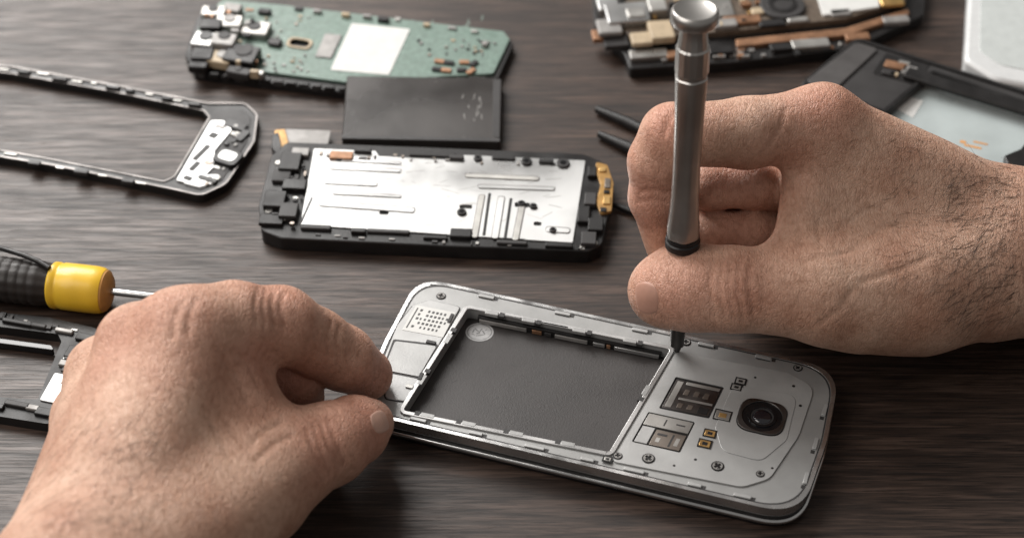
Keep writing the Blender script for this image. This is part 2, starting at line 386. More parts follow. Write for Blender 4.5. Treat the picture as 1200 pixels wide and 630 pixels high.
plate('lens_ring', circ(camc, 3.45, 40), PZ+.8, PZ+1.0, DARK, cm, [circ(camc, 2.9, 40)], bev=.12)
lathe('lens', (camc[0], camc[1], PZ+.8), (0, 0, 1), [(0, 2.9), (.25, 2.85), (.55, 2.3), (.75, 1.4), (.82, .6), (.83, .05)], GLASS, cm, 40, ang=70)
for px, py, w_, h_, m, nm in ((847, 486, 4.4, 3.4, TIN, 'flash'), (868, 446, 2.6, 1.8, GREYC, 'contact'), (863, 453, 2.6, 1.8, GREYC, 'contact'), (832, 507, 3.0, 2.2, GOLD, 'contact'), (826, 519, 3.2, 2.4, GOLD, 'contact'), (712, 537, 2.0, 1.4, TIN, 'contact')):
    box(nm+'_recess', px, py, w_+.9, h_+.9, PA, PZ+.4, PZ+.76, BLACK, ph, 0)
    o = box(nm, px, py, w_, h_, PA, PZ+.4, PZ+.9, m, ph, .1)
    box(nm+'_core', px, py, w_*.5, h_*.5, PA, PZ+.8, PZ+.98, GOLD if nm == 'flash' else BLACK, o, .05)
for px, py, r in ((517, 347, 1.2), (935, 431, 1.1), (724, 534, 1.1), (841, 546, 1.5), (891, 555, 1.0), (760, 537, 1.5), (804, 401, 1.2), (459, 462, 1.1)):
    screw(px, py, PZ+.45 if px > 720 and py > 435 else PZ, r, ph, a=px)
for px, py, r in ((930, 452, .5), (938, 475, .5), (885, 442, .4), (815, 538, .45), (790, 545, .4), (905, 548, .4)):
    disc('pin_hole', P(px, py, PZ+.5), r, PZ+.4, PZ+.53, BLACK, ph, 0)
for i, (u, sgn, l) in enumerate([(-48, -1, 5), (-30, -1, 4), (-12, -1, 6), (4, -1, 4), (18, -1, 6), (36, -1, 4), (50, -1, 5), (-45, 1, 5), (-20, 1, 5), (5, 1, 5), (26, 1, 5), (44, 1, 5)]):
    c = pl(u, sgn*28.0)
    k = plate('clip', rect(c, l, 1.2, PA), PZ-.1, PZ+.55, SILVER2, ph, bev=.15)
    plate('clip_notch', rect(pl(u+l*.5+.7, sgn*28.0), 1.1, 1.2, PA), PZ-.1, PZ+.07, DARK, k, bev=0)
    plate('clip_notch', rect(pl(u, sgn*27.2), l*.9, .28, PA), PZ-.1, PZ+.07, DARK, k, bev=0)
for v in (-16, -2, 12):
    c = pl(66.0, v); k = plate('clip', rect(c, 1.2, 4.5, PA), PZ-.1, PZ+.6, SILVER2, ph, bev=.15)
    plate('clip_notch', rect(pl(65.8, v-3.2), 1.2, 1.3, PA), PZ-.1, PZ+.07, DARK, k, bev=0)

# ------------------------------------------------------------------ precision screwdriver
T = P(793, 411, 8.9); TOP = Q(814.5, 10, 536); sd = TOP-T; SDL = np.linalg.norm(sd); sdd = sd/SDL
dr = empty('precision_screwdriver', T, 'slim satin steel precision screwdriver standing upright with its tip in a phone screw', 'screwdriver')
k_ = SDL/129.0
def sp_(l): return [(s*k_, r) for s, r in l]
BITM = mat('dark_bit_steel', (.07, .066, .064), .42, .9, .1)
lathe('bit', T, sdd, sp_([(0, .8), (.8, 1.2), (2.6, 1.5), (2.9, 2.2), (14, 2.25), (15, 2.9), (22, 3.0)]), BITM, dr, 24, ang=30)
lathe('nose', T, sdd, sp_([(20, 3.0), (22, 3.4), (30, 4.2), (40, 4.5), (43, 4.6)]), STEEL, dr)
lathe('collar', T, sdd, sp_([(43, 4.7), (43.4, 5.1), (45.6, 5.2), (46.0, 4.8), (46.5, 4.8), (46.8, 5.0), (47.4, 4.9)]), BLACK, dr)
lathe('handle', T, sdd, sp_([(47.2, 4.5), (47.8, 4.95), (50, 5.05), (53, 4.85), (58, 4.45), (64, 4.2), (75, 4.1), (90, 4.3), (103, 4.65), (106, 4.75), (106.4, 4.4), (107.4, 4.4), (107.8, 4.75)]), STEEL, dr, 48, (6, .06), ang=30)
lathe('knurled_grip', T, sdd, sp_([(107.6, 4.5), (108, 4.75), (116.0, 4.75), (116.6, 4.3), (119.5, 4.0), (122, 3.8), (124.4, 4.0)]), STEEL, dr, 96, (16, .025), ang=25)
lathe('swivel_cap', T, sdd, sp_([(123.6, 4.2), (124.2, 6.1), (124.8, 6.55), (127.2, 6.65), (128.2, 6.4), (128.7, 5.8), (128.55, 5.2), (128.2, 4.3), (128.1, .2)]), STEEL, dr, 48, ang=40)

# ------------------------------------------------------------------ black and yellow screwdriver
A = P(-46, 321, 7.6); B = P(126, 341, 7.6); dd = B-A; Ld = np.linalg.norm(dd)
ys = empty('screwdriver', P(60, 340, 0), 'black ribbed screwdriver with a yellow collar lying behind the hand at the left edge', 'screwdriver')
prof = []; s = 0
while s < Ld-21:
    prof += [(s, 7.1), (s+.4, 7.3), (s+2.1, 7.3), (s+2.5, 7.1)]; s += 3.1
prof.append((Ld-17, 6.6))
lathe('handle', A, dd, prof, RUBBER, ys, 72, (14, .03))
lathe('collar', A, dd, [(Ld-18.2, 6.9), (Ld-17.6, 7.5), (Ld-16.2, 7.55), (Ld-15.8, 7.3), (Ld-14.8, 7.3), (Ld-14.4, 7.55), (Ld-9, 7.6), (Ld-4, 7.6), (Ld-2, 7.4), (Ld-.8, 6.9)], YELLOW, ys, 40)
lathe('end_cap', A, dd, [(Ld-1.2, 6.85), (Ld-.2, 6.6), (Ld+.8, 5.2), (Ld+1.2, 2.0)], OCHRE, ys, 40)
lathe('shaft', B, dd, [(0, 1.15), (52, 1.15), (53, .9)], CHROME, ys, 20)
wr = tube('cable', [P(-60, 276, 3), P(-20, 285, 10), P(5, 292, 15), P(28, 299, 16), P(45, 306, 15.6), P(58, 314, 15.3)], [.85]*6, BLACK)
tag(wr, 'thin black cable end arching over the ribbed handle of the yellow collared screwdriver', 'cable')

# ------------------------------------------------------------------ thin black frame, upper left
fr = empty('housing', P(120, 160), 'thin black empty phone bezel with a silver plate and round speaker at its right end', 'phone bezel')
Z = 3.0
outer = fillet(pp([(-150, 60), (20, 79), (130, 99), (244, 121), (288, 121), (303, 135), (299, 167), (266, 217), (236, 231), (196, 222), (60, 195), (-180, 156)], Z), [5, 8, 8, 2, 4, 4, 5, 8, 5, 6, 8, 8])
hole = fillet(pp([(-130, 71), (15, 88), (128, 108), (238, 131), (244, 138), (203, 207), (192, 212), (60, 186), (-160, 147)], Z), [3, 6, 6, 1, 1, 1, 1, 6, 3])
plate('frame', outer, 0, Z, BLACK, fr, [hole], .5, 3)
plate('rim', grow(outer, -.2), Z-.05, Z+.5, STEELD, fr, [grow(outer, -.8)], .15)
plate('inner_rim', grow(hole, .75), Z-.05, Z+.35, STEELD, fr, [grow(hole, .25)], .1)
plate('speaker_bed', fillet(pp([(250, 130), (284, 129), (294, 138), (290, 166), (260, 212), (236, 223), (214, 217)], Z), 2), Z-.3, Z+.25, DARK, fr, bev=.1)
ep = poly('speaker_plate', [(247, 141), (262, 141), (272, 152), (252, 176), (250, 196), (230, 216), (206, 211)], Z-.05, Z+.7, SHEET, fr, r=1)
poly('plate_tongue', [(222, 205), (258, 204), (252, 214), (234, 219), (214, 214)], Z-.05, Z+.62, SHEET, fr, r=1)
sp0 = box('speaker', 267, 183, 9.5, 8, -25, Z+.2, Z+1.5, BLACK, fr, .4, 2.5)
box('speaker_mesh', 267, 182, 6.5, 5, -25, Z+1.4, Z+1.75, SHEET, sp0, .15, 2)
for px, py, w_, h_, m, nm in ((276, 146, 8, 4, BLACK, 'connector'), (236, 178, 2, 9, DARK, 'slot'), (284, 158, 3, 6, BLACK, 'clip'), (228, 194, 2, 5, DARK, 'slot'), (250, 158, 3, 3, DARK, 'hole'), (243, 209, 7, 2, BLACK, 'slot'), (220, 208, 3, 2, BLACK, 'hole'), (258, 148, 4, 2, GREYC, 'hole'), (244, 190, 3, 2, BRONZE, 'contact')):
    box(nm, px, py, w_, h_, -25 if w_ > h_ else -28, Z+.4, Z+.95, m, fr, .15, .5)
sprinkle('contact', fr, [(262, 134), (292, 138), (260, 208), (240, 219)], Z+.2, 14, [BLACK, DARK, GREYC, BRONZE, TIN], -25, .8, 2.6, .8)
for px, py in ((28, 83), (70, 91), (132, 101), (152, 105), (196, 114), (228, 121), (40, 190), (95, 200), (150, 211)):
    box('clip', px, py, random.uniform(3, 6), 1.8, -12, Z-.1, Z+1.4, DARK if px % 4 else BLACK, fr, .3)
for px, py in ((110, 97), (175, 110), (12, 180), (120, 205), (50, 86), (205, 117), (5, 81), (90, 95), (165, 214), (70, 196)):
    box('pad', px, py, random.uniform(2, 5), .7, -12, Z-.1, Z+.55, TIN, fr, .1)

# ------------------------------------------------------------------ green circuit board
gb = empty('circuit_board', P(400, 55), 'green circuit board with a white sticker and camera parts at its left end', 'circuit board')
poly('carrier', [(250, 6), (300, 4), (595, 42), (602, 52), (584, 92), (400, 108), (228, 86), (217, 64), (230, 22)], 0, 3.2, BLACK, gb, r=2, bev=.3)
Z = 4.3
slot_h = fillet(rect(P(351, 50, Z), 7.5, 4.5, -15), 2.0, 5)
plate('board', fillet(pp([(262, 0), (330, 6), (590, 37), (597, 46), (578, 86), (405, 96), (232, 74), (224, 58), (238, 18)], Z), 1.5), 3.1, Z, PCB, gb, [slot_h], .15)
plate('slot_frame', fillet(rect(P(351, 50, Z+.6), 9.5, 6.2, -15), 2.6, 5), Z-.05, Z+.5, TAN, gb, [fillet(rect(P(351, 50, Z+.6), 7.2, 4.2, -15), 1.9, 5)], .15)
W1 = [(412, 27), (481, 34), (456, 88), (387, 82)]
poly('white_sticker', W1, Z-.03, Z+.22, WHITE, gb, r=1)
poly('shield', [(381, 39), (401, 41), (388, 68), (369, 66)], Z-.03, Z+.5, GREYC, gb, r=.5)
comps = [(250, 12, 9, 6, 3.5, TIN), (272, 8, 7, 5, 3, GREYC), (247, 27, 8, 6, 5, BLACK), (268, 24, 10, 7, 4, TIN), (300, 32, 10, 8, 2.6, TIN), (240, 45, 9, 8, 4.5, SHEET), (262, 45, 9, 7, 5.5, GREYC), (237, 62, 8, 7, 4, BLACK), (258, 66, 9, 7, 3.5, TAN), (283, 62, 12, 10, 4.5, BLACK), (232, 75, 7, 4, 3, BLACK), (280, 82, 9, 4, 3, DARK), (300, 84, 6, 3, 2.6, TIN), (310, 12, 5, 3, 1.5, BLACK), (322, 48, 5, 4, 1.6, DARK)]
for px, py, w_, h_, dz, m in comps:
    o = box('component', px, py, w_, h_, -9+random.uniform(-9, 9), Z-.05, Z+dz, m, gb, .5, 1.0)
    if w_ > 8:
        c = P(px+random.uniform(-4, 4), py-dz*.6, Z+dz)
        disc('component_top', c, min(w_, h_)*.32, Z+dz-.05, Z+dz+.4, random.choice([BLACK, GREYC, DARK]), o, .2)
sprinkle('chip', gb, [(238, 8), (300, 10), (300, 84), (234, 74)], Z+1.5, 26, [BLACK, TIN, TAN, GREYC, COPPER, DARK], -9, 1.0, 3.2, 3.2)
for px, py, w_, h_, m in ((405, 16, 3, 1.6, TAN), (430, 18, 3, 1.4, GREYC), (449, 21, 4, 2.4, BLACK), (466, 22, 2, 2, TIN), (500, 28, 2.4, 1.6, TAN), (530, 32, 3, 1.6, GREYC), (556, 36, 2.5, 1.5, TIN), (372, 12, 3, 1.5, GREYC), (350, 9, 3, 2, DARK), (568, 50, 2, 2.4, GREYC)):
    box('chip', px, py, w_, h_, -9, Z-.05, Z+random.uniform(.6, 1.5), m, gb, .12)
sprinkle('chip', gb, [(302, 12), (585, 44), (570, 82), (300, 84)], Z, 54, [TAN, GREYC, GREYC, BRONZE, DARK], -9, .6, 1.6, .6, [(372, 490, 20, 95), (328, 374, 36, 64), (503, 568, 64, 90)])
for bx_, by_ in ((521, 76), (550, 77)):
    for k in range(2):
        for j in range(2):
            box('gold_contact', bx_-6+k*11-j*3, by_-5+j*9+k*1.5, 3.6, 2.0, -12 if bx_ < 530 else 50*k, Z-.05, Z+.9, COPPER if (k+j) % 2 == 0 else BLACK, gb, .15)
for k in range(12):
    px = 236+k*15; py = 84+k*1.7
    box('edge_tab', px, py, random.uniform(2.2, 4.2), 1.8, -9, 2.0, 4.2+random.uniform(0, .9), BLACK if k % 3 else DARK, gb, .25)
multi('board_trace', [rect(P(random.uniform(310, 575), random.uniform(20, 88), Z), random.choice([.5, .8, 3, 6]), .35, -9+random.choice([0, 90, 45])) for k in range(60)], Z-.02, Z+.03, mat('pale_trace', (.22, .30, .26), .4, .1, .2), gb)

# ------------------------------------------------------------------ battery
bt = empty('battery', P(494, 128), 'flat dark grey foil battery lying below the green circuit board', 'battery')
Z = 4.6
poly('cell', [(406, 88), (588, 91), (586, 166), (400, 162)], .0, Z, FOIL, bt, r=1.2, bev=.8)
poly('foil_edge', [(400.5, 157.5), (586, 161.5), (586, 166), (400.3, 162)], Z-.3, Z+.18, DARK, bt, bev=.15)
poly('foil_edge', [(578, 93), (587, 93), (585.5, 161), (577.5, 160)], Z-.3, Z+.12, DARK, bt, bev=.1)
sc = []
for k in range(12):
    x = 557+random.gauss(0, 5); y = 126+random.gauss(0, 8)
    sc.append(rect(P(x, y, Z), random.uniform(.8, 3.4), random.uniform(.10, .35), random.uniform(78, 100)))
for k in range(14): sc.append(rect(P(random.uniform(406, 580), random.choice([90.5, 160.5]), Z+.15), random.uniform(.6, 2.5), .14, -1))
multi('scratches', sc, Z-.02, Z+.04, GREYC, bt)

# ------------------------------------------------------------------ display chassis in the middle
dc = empty('display_chassis', P(510, 232), 'bright silver phone display chassis in a black frame, orange ribbon at its right end', 'phone chassis')
Z = 5.5; DA = -4
plate('frame', fillet(pp([(336, 166), (500, 172), (684, 180), (708, 190), (716, 236), (706, 286), (690, 294), (520, 288), (330, 279), (306, 270), (303, 240), (318, 182)], Z), [3, 0, 3, 3, 8, 4, 3, 0, 4, 4, 6, 3]), 0, Z, BLACK, dc, bev=.5, seg=3)
hl = [fillet(rect(P(x, y, Z+.5), w_, h_, DA), r, 4) for x, y, w_, h_, r in ((450, 249, 3.2, 2.2, 1), (546, 242, 4.2, 2, .4), (612, 240, 5, 2.4, .6), (630, 262, 2.6, 2, .8), (560, 186, 3, 2, .8), (425, 186, 3, 1.6, .5))]
plate('back_plate', fillet(pp([(368, 174), (440, 177), (444, 183), (480, 185), (486, 179), (686, 188), (671, 284), (560, 277), (554, 268), (540, 268), (534, 275), (352, 263)], Z+.5), .6, 3), Z-.05, Z+.5, SHEET, dc, hl, .15)
ribs = [((386, 196), (470, 200), 1.6), ((380, 213), (442, 216), 1.6), ((374, 238), (486, 246), 2.4), ((545, 205), (632, 209), 2.0), ((560, 218), (650, 221), 1.6), ((400, 187), (470, 191), 1.2), ((565, 228), (556, 278), 2.0), ((588, 230), (580, 279), 2.2), ((612, 240), (604, 281), 2.0), ((640, 268), (668, 270), 2.4), ((390, 226), (470, 230), 1.0)]
for a_, b_, wd in ribs:
    o = bar2('groove', a_, b_, wd, Z+.4, Z+.54, STEELD, dc, 0, .2)
    bar2('rib', a_, b_, wd, Z+.5, Z+.85, SHEET if wd != 2.0 else TIN, o, .3)
for a_, b_, wd in (((574, 226), (567, 276), 1.0), ((599, 232), (592, 279), 1.0), ((366, 231), (352, 262), .8)):
    bar2('slit', a_, b_, wd, Z+.4, Z+.53, BLACK, dc, 0)
multi('scratches', [rect(P(random.uniform(375, 665), random.uniform(190, 268), Z+.5), random.uniform(1, 7), random.uniform(.08, .22), random.uniform(-40, 40)) for k in range(60)], Z+.47, Z+.52, GREYC, dc)
for px, py, r in ((560, 184, 1.5), (617, 188, 1.9), (660, 190, 2.3), (611, 237, 1.4), (625, 240, 1.3), (648, 268, 1.2), (398, 183, 1.6), (541, 247, 1.6)):
    o = disc('post', P(px, py, Z+1.4), r, Z, Z+1.3, BLACK if px % 2 else DARK, dc, .3)
    disc('post_hole', P(px, py, Z+1.4), r*.5, Z+1.2, Z+1.38, BLACKG, o, 0)
for px, py, w_, h_, dz, m in ((340, 188, 7, 9, 2.2, BLACK), (330, 205, 6, 6, 1.4, DARK), (345, 215, 8, 5, 1.8, BLACK), (322, 232, 7, 8, 2.0, BLACK), (338, 245, 6, 7, 2.4, DARK), (318, 256, 8, 5, 1.4, BLACK), (352, 177, 6, 4, 1.4, GREYC), (400, 181, 8, 4, 1.5, COPPER), (425, 175, 6, 2, 1.8, BLACK), (507, 180, 16, 2.4, 1.4, BLACK), (535, 183, 5, 2, 1.7, DARK), (590, 184, 8, 2, 1.2, BLACK), (640, 188, 5, 2, 1.4, BLACK), (540, 272, 7, 4, 1.6, BLACK), (455, 270, 14, 1.6, 1.0, DARK), (370, 265, 10, 2, 1.2, DARK), (420, 269, 5, 2, 1.4, BLACK), (510, 277, 8, 1.6, 1.0, BLACK), (600, 283, 10, 1.6, 1.0, DARK), (655, 286, 9, 2, 1.2, BLACK), (690, 278, 5, 6, 1.6, DARK), (698, 262, 5, 6, 2, BLACK), (684, 250, 4, 8, 1.5, BLACK), (694, 200, 3, 5, 1.6, BLACK), (692, 232, 4, 6, 1.8, DARK)):
    box('frame_clip', px, py, w_, h_, DA, Z-.1, Z+dz, m, dc, .3, .4)
for px, py, r in ((326, 190, 1.1), (315, 246, 1.3), (697, 284, 1.1), (346, 232, 1.0)):
    disc('frame_screw', P(px, py, Z+.4), r, Z-.05, Z+.4, TIN, dc, .15)
sprinkle('contact', dc, [(330, 182), (364, 182), (350, 262), (308, 262)], Z+.6, 20, [BLACK, DARK, GREYC, DARK, BRONZE], DA, .8, 2.6, 1.4)
sprinkle('contact', dc, [(372, 177), (680, 189), (678, 196), (372, 183)], Z+.5, 16, [BLACK, DARK, GREYC, BRONZE], DA, .8, 2.0, .7)
sprinkle('contact', dc, [(350, 272), (690, 290), (688, 293), (350, 276)], Z, 14, [DARK, GREYC, TIN], DA, .8, 2.4, .5)
fx = poly('ribbon', [(698, 189), (712, 193), (719, 214), (717, 247), (704, 250), (698, 236), (704, 216), (699, 202)], Z-.05, Z+1.1, FLEX, dc, r=1)
for px, py, w_, h_, m in ((706, 198, 2.4, 2.4, GOLD), (712, 214, 2, 5, BRONZE), (711, 234, 2.4, 4, GOLD), (707, 245, 2, 2, BLACK), (711, 224, 2, 1.6, BLACK)):
    box('ribbon_contact', px, py, w_, h_, DA, Z+1, Z+1.6, m, fx, .15)
f2 = poly('connector_ribbon', [(334, 151), (388, 153), (384, 170), (332, 172)], 2.0, 2.6, GREYC, dc, r=.8, bev=.1)
poly('connector', [(322, 152), (334, 151), (338, 166), (333, 178), (325, 176), (320, 166)], .5, 3.4, FLEX, f2, r=.8)
poly('connector_block', [(319, 158), (326, 154), (330, 172), (324, 180), (318, 172)], .5, 4.2, BLACK, f2, r=.5)

# ------------------------------------------------------------------ upper right board assembly
ra = empty('phone_mainboard', P(880, 25), 'dark phone mainboard with copper edge and white sticker at the top edge of the table', 'circuit board')
poly('carrier', [(692, -40), (697, 28), (732, 64), (738, 81), (860, 73), (1002, 56), (1082, 18), (1088, -40)], 0, 4.5, BLACK, ra, r=2, bev=.4)
Z = 7.0
poly('board', [(700, -40), (704, 12), (742, 46), (862, 36), (992, 22), (1062, 0), (1066, -40)], 4.4, Z, PCBB, ra, r=1.5)
poly('gold_edge', [(862, 46), (990, 33), (1064, 10), (1066, 16), (994, 41), (864, 54)], 4.4, 6.2, COPPER, ra, bev=.2)
poly('white_sticker', [(950, -30), (1026, -30), (1031, 8), (964, 18)], Z-.02, Z+1.0, WHITE, ra, r=1)
ck = P(917, 4, Z+2); o = disc('speaker', ck, 8.5, Z-.05, Z+1.6, DARK, ra, .4)
plate('speaker_ring', circ(ck, 5.5), Z+1.5, Z+1.9, BLACK, o, [circ(ck, 3.4)], .1)
for px, py, w_, h_, dz, m in ((735, 14, 16, 12, 3, SHEET), (745, 14, 7, 6, 3.6, TIN), (775, 34, 9, 11, 3, TAN), (714, 30, 9, 9, 2, GREYC), (712, 2, 8, 10, 2.4, SHEET), (752, 44, 8, 7, 2, TAN), (770, 4, 7, 9, 4, TIN), (840, 8, 12, 12, 1.5, TIN), (870, 22, 14, 5, 1.5, COPPER), (850, 26, 9, 5, 2, GREYC), (905, 26, 10, 4, 1.2, BLACK), (935, 22, 8, 3, 1.2, TIN), (985, 14, 8, 4, 1, GREYC), (1045, 0, 9, 6, 1.6, GOLD), (888, 12, 5, 4, 1.2, TAN)):
    box('component', px, py, w_, h_, 7, Z-.05, Z+dz, m, ra, .5, 1.0)
sprinkle('chip', ra, [(706, -5), (1055, -20), (1050, 6), (742, 42)], Z, 56, [TAN, GREYC, BLACK, COPPER, TIN, GOLD], 7, .9, 3.0, 2.4, [(940, 1040, -40, 20), (890, 945, -20, 24)])
for px, py, w_, h_, m in ((760, 62, 14, 5, TIN), (800, 62, 12, 4, COPPER), (845, 58, 9, 4, BLACK), (950, 50, 14, 5, TIN), (915, 54, 8, 4, BLACK), (1005, 42, 9, 4, COPPER), (1050, 22, 10, 4, GREYC), (722, 48, 9, 6, DARK), (705, 40, 7, 6, COPPER)):
    box('edge_part', px, py, w_, h_, 7, 4.4, 6.4, m, ra, .3, .6)
sprinkle('edge_contact', ra, [(735, 66), (1000, 48), (1000, 56), (738, 76)], 4.5, 28, [GREYC, COPPER, BLACK, DARK, TIN], 7, 1.0, 3.6, 1.6)

# ------------------------------------------------------------------ dark phone chassis behind right hand
dp = empty('phone_chassis', P(1090, 130), 'dark grey phone chassis with a pale battery bay behind the right hand', 'phone chassis')
Z = 6.0
bayd = fillet(pp([(1093, 87), (1228, 133), (1176, 203), (1036, 135)], Z), 1)
dpo = fillet(pp([(1003, 44), (1262, 126), (1196, 226), (934, 101)], Z), 5)
plate('body', dpo, 0, Z, DARK, dp, [bayd], .6, 3)
plate('edge_rim', grow(dpo, -.6), Z-.05, Z+.7, BLACK, dp, [grow(dpo, -2.2)], .25)
plate('bay_rim', grow(bayd, 1.6), Z-.05, Z+.9, BLACK, dp, [grow(bayd, .1)], .25)
bf = plate('battery_bay', grow(bayd, .6), 2.0, 3.0, PALE, dp, bev=0)
poly('bay_label', [(1062, 112), (1082, 118), (1070, 138), (1052, 128)], 2.95, 3.15, WHITE, bf, bev=0)
c0 = P(1140, 172, 3.0)
multi('label_print', [rect((c0[0]+dx, c0[1]+dy), w_, h_, -20) for dx, dy, w_, h_ in ((0, 0, 6, 1), (-5, -2, 4, .8), (3, 2, 5, .8), (-3, 2.6, 2, 1.4))], 2.95, 3.1, ORANGE, bf)
poly('rail', [(1066, 78), (1222, 126), (1216, 136), (1058, 88)], Z-.05, Z+2.0, BLACK, dp, r=.8, bev=.4)
so = poly('card_slot', [(1038, 62), (1090, 76), (1074, 100), (1022, 86)], Z-.05, Z+.2, BLACK, dp, r=.8)
for px, py, w_, h_, m in ((1050, 76, 8, 4, COPPER), (1066, 82, 5, 5, GREYC), (1042, 84, 5, 3, DARK), (1060, 73, 4, 2, TIN), (1048, 86, 3, 2, TAN)):
    box('slot_part', px, py, w_, h_, -22, Z+.1, Z+1, m, so, .2)
poly('cover_plate', [(1004, 49), (1030, 57), (975, 108), (944, 95)], Z-.05, Z+.8, mat('charcoal_satin', (.060, .056, .055), .45, 0, .1), dp, r=2, bev=.3)
for px, py, w_ in ((985, 112, 8), (1000, 118, 10), (1020, 126, 8)):
    box('frame_clip', px, py, w_, 3, -28, Z-.1, Z+1.2, BLACK, dp, .3)
poly('end_block', [(1176, 182), (1230, 160), (1240, 205), (1190, 225)], Z-.05, Z+3, BLACK, dp, r=2, bev=.6)

# ------------------------------------------------------------------ white phone corner
wp = empty('white_phone', P(1200, 30), 'white rounded phone back lying in the top right corner', 'phone')
Z = 8.0
poly('shell', [(1138, -60), (1300, -60), (1310, 118), (1166, 92), (1130, 70)], 0, Z, WHITEP, wp, r=[2, 2, 4, 9, 5], bev=1.6)
poly('inner_panel', [(1150, -50), (1290, -50), (1290, 100), (1172, 76), (1148, 60)], Z-.05, Z+.25, mat('pale_panel', (.50, .53, .52), .3, 0, .05, coat=.2), wp, r=[2, 2, 4, 7, 4], bev=.2)

# ------------------------------------------------------------------ tweezers and pick
tw = empty('tweezers', P(760, 165), 'pair of thin black tweezers with open tips behind the right hand', 'tweezers')
j = P(905, 240, 2.5)
tube('prong', [P(699, 128, 1.8), P(735, 143, 2.2), P(800, 176, 2.6), j], [1.3, 2.0, 2.3, 2.4], BLACK, tw, 12)
tube('prong', [P(702, 157, 1.8), P(735, 172, 2.2), P(800, 200, 2.6), j+np.array([0, -3, 0])], [1.3, 2.0, 2.3, 2.4], BLACK, tw, 12)
pk = tube('pry_stick', [P(712, 238, 1.3), P(740, 247, 1.6), P(815, 268, 1.8)], [.7, 1.3, 1.7], BLACK)
tag(pk, 'short black stick poking out below the tweezers beside the gripping fingers', 'tool')

# ------------------------------------------------------------------ lower left frame
lf = empty('housing', P(20, 420), 'black phone bezel piece with a bright plate, half hidden under the left hand', 'phone bezel')
Z = 3.6
plate('frame', fillet(pp([(-110, 354), (60, 372), (112, 384), (122, 396), (84, 492), (54, 496), (-110, 470)], Z), [2, 6, 3, 3, 3, 3, 2]), 0, Z, BLACK, lf, [fillet(pp([(-90, 371), (68, 391), (72, 400), (44, 468), (-90, 458)], Z), 1)], .4)
poly('inner_rail', [(-90, 384), (60, 404), (64, 410), (-90, 390)], .5, 3.0, BLACKG, lf, r=.8)
poly('white_plate', [(64, 436), (86, 440), (70, 473), (46, 468)], Z-.05, Z+.5, SHEET, lf, r=.8)
for px, py, w_, h_, m in ((90, 412, 7, 5, BLACK), (80, 425, 6, 2.4, GREYC), (56, 482, 8, 3, BLACK), (20, 472, 8, 2, DARK), (20, 376, 10, 1.6, BLACK), (75, 386, 6, 1.6, GREYC), (-5, 474, 5, 2, BLACK), (100, 394, 6, 3, BLACK), (45, 380, 5, 1.6, DARK), (38, 476, 4, 2, GREYC)):
    box('frame_clip', px, py, w_, h_, -14, Z-.1, Z+1.1, m, lf, .3, .4)
sprinkle('contact', lf, [(78, 400), (108, 402), (80, 488), (50, 484)], Z, 16, [DARK, GREYC, TIN, BLACK], -20, .8, 2.8, 1.0)
sprinkle('contact', lf, [(0, 368), (100, 386), (98, 390), (0, 373)], Z, 12, [DARK, GREYC, BLACK, TIN], -12, .8, 2.8, .8)

# ------------------------------------------------------------------ hands: blended tapered bones, meshed
f32 = np.float32
def n_(v): return np.sqrt(np.einsum('ij,ij->i', v, v))
def sd_cone(p, a, ra, b, rb):
    ba = b-a; q = p-a; t = np.clip(q@ba/(ba@ba), 0, 1)
    return n_(q-t[:, None]*ba)-(ra+(rb-ra)*t)
def sd_seg(p, a, b):
    ba = b-a; q = p-a; t = np.clip(q@ba/(ba@ba+1e-9), 0, 1); return n_(q-t[:, None]*ba)
def sd_tri(p, a, b, c, r):
    ba, cb, ac = b-a, c-b, a-c; nor = np.cross(ba, ac)
    pa, pb, pc = p-a, p-b, p-c
    ins = np.sign(pa@np.cross(ba, nor))+np.sign(pb@np.cross(cb, nor))+np.sign(pc@np.cross(ac, nor)) >= 2
    de = np.minimum(np.minimum(sd_seg(p, a, b), sd_seg(p, b, c)), sd_seg(p, c, a))
    return np.where(ins, np.abs(pa@nor)/np.linalg.norm(nor), de)-r
def smin(a, b, k):
    h = np.maximum(k-np.abs(a-b), 0)/k; return np.minimum(a, b)-h*h*k*.25
def smax(a, b, k): return -smin(-a, -b, k)
def J(px, py, d, r): return Q(px, py, d).astype(f32), r*d/F
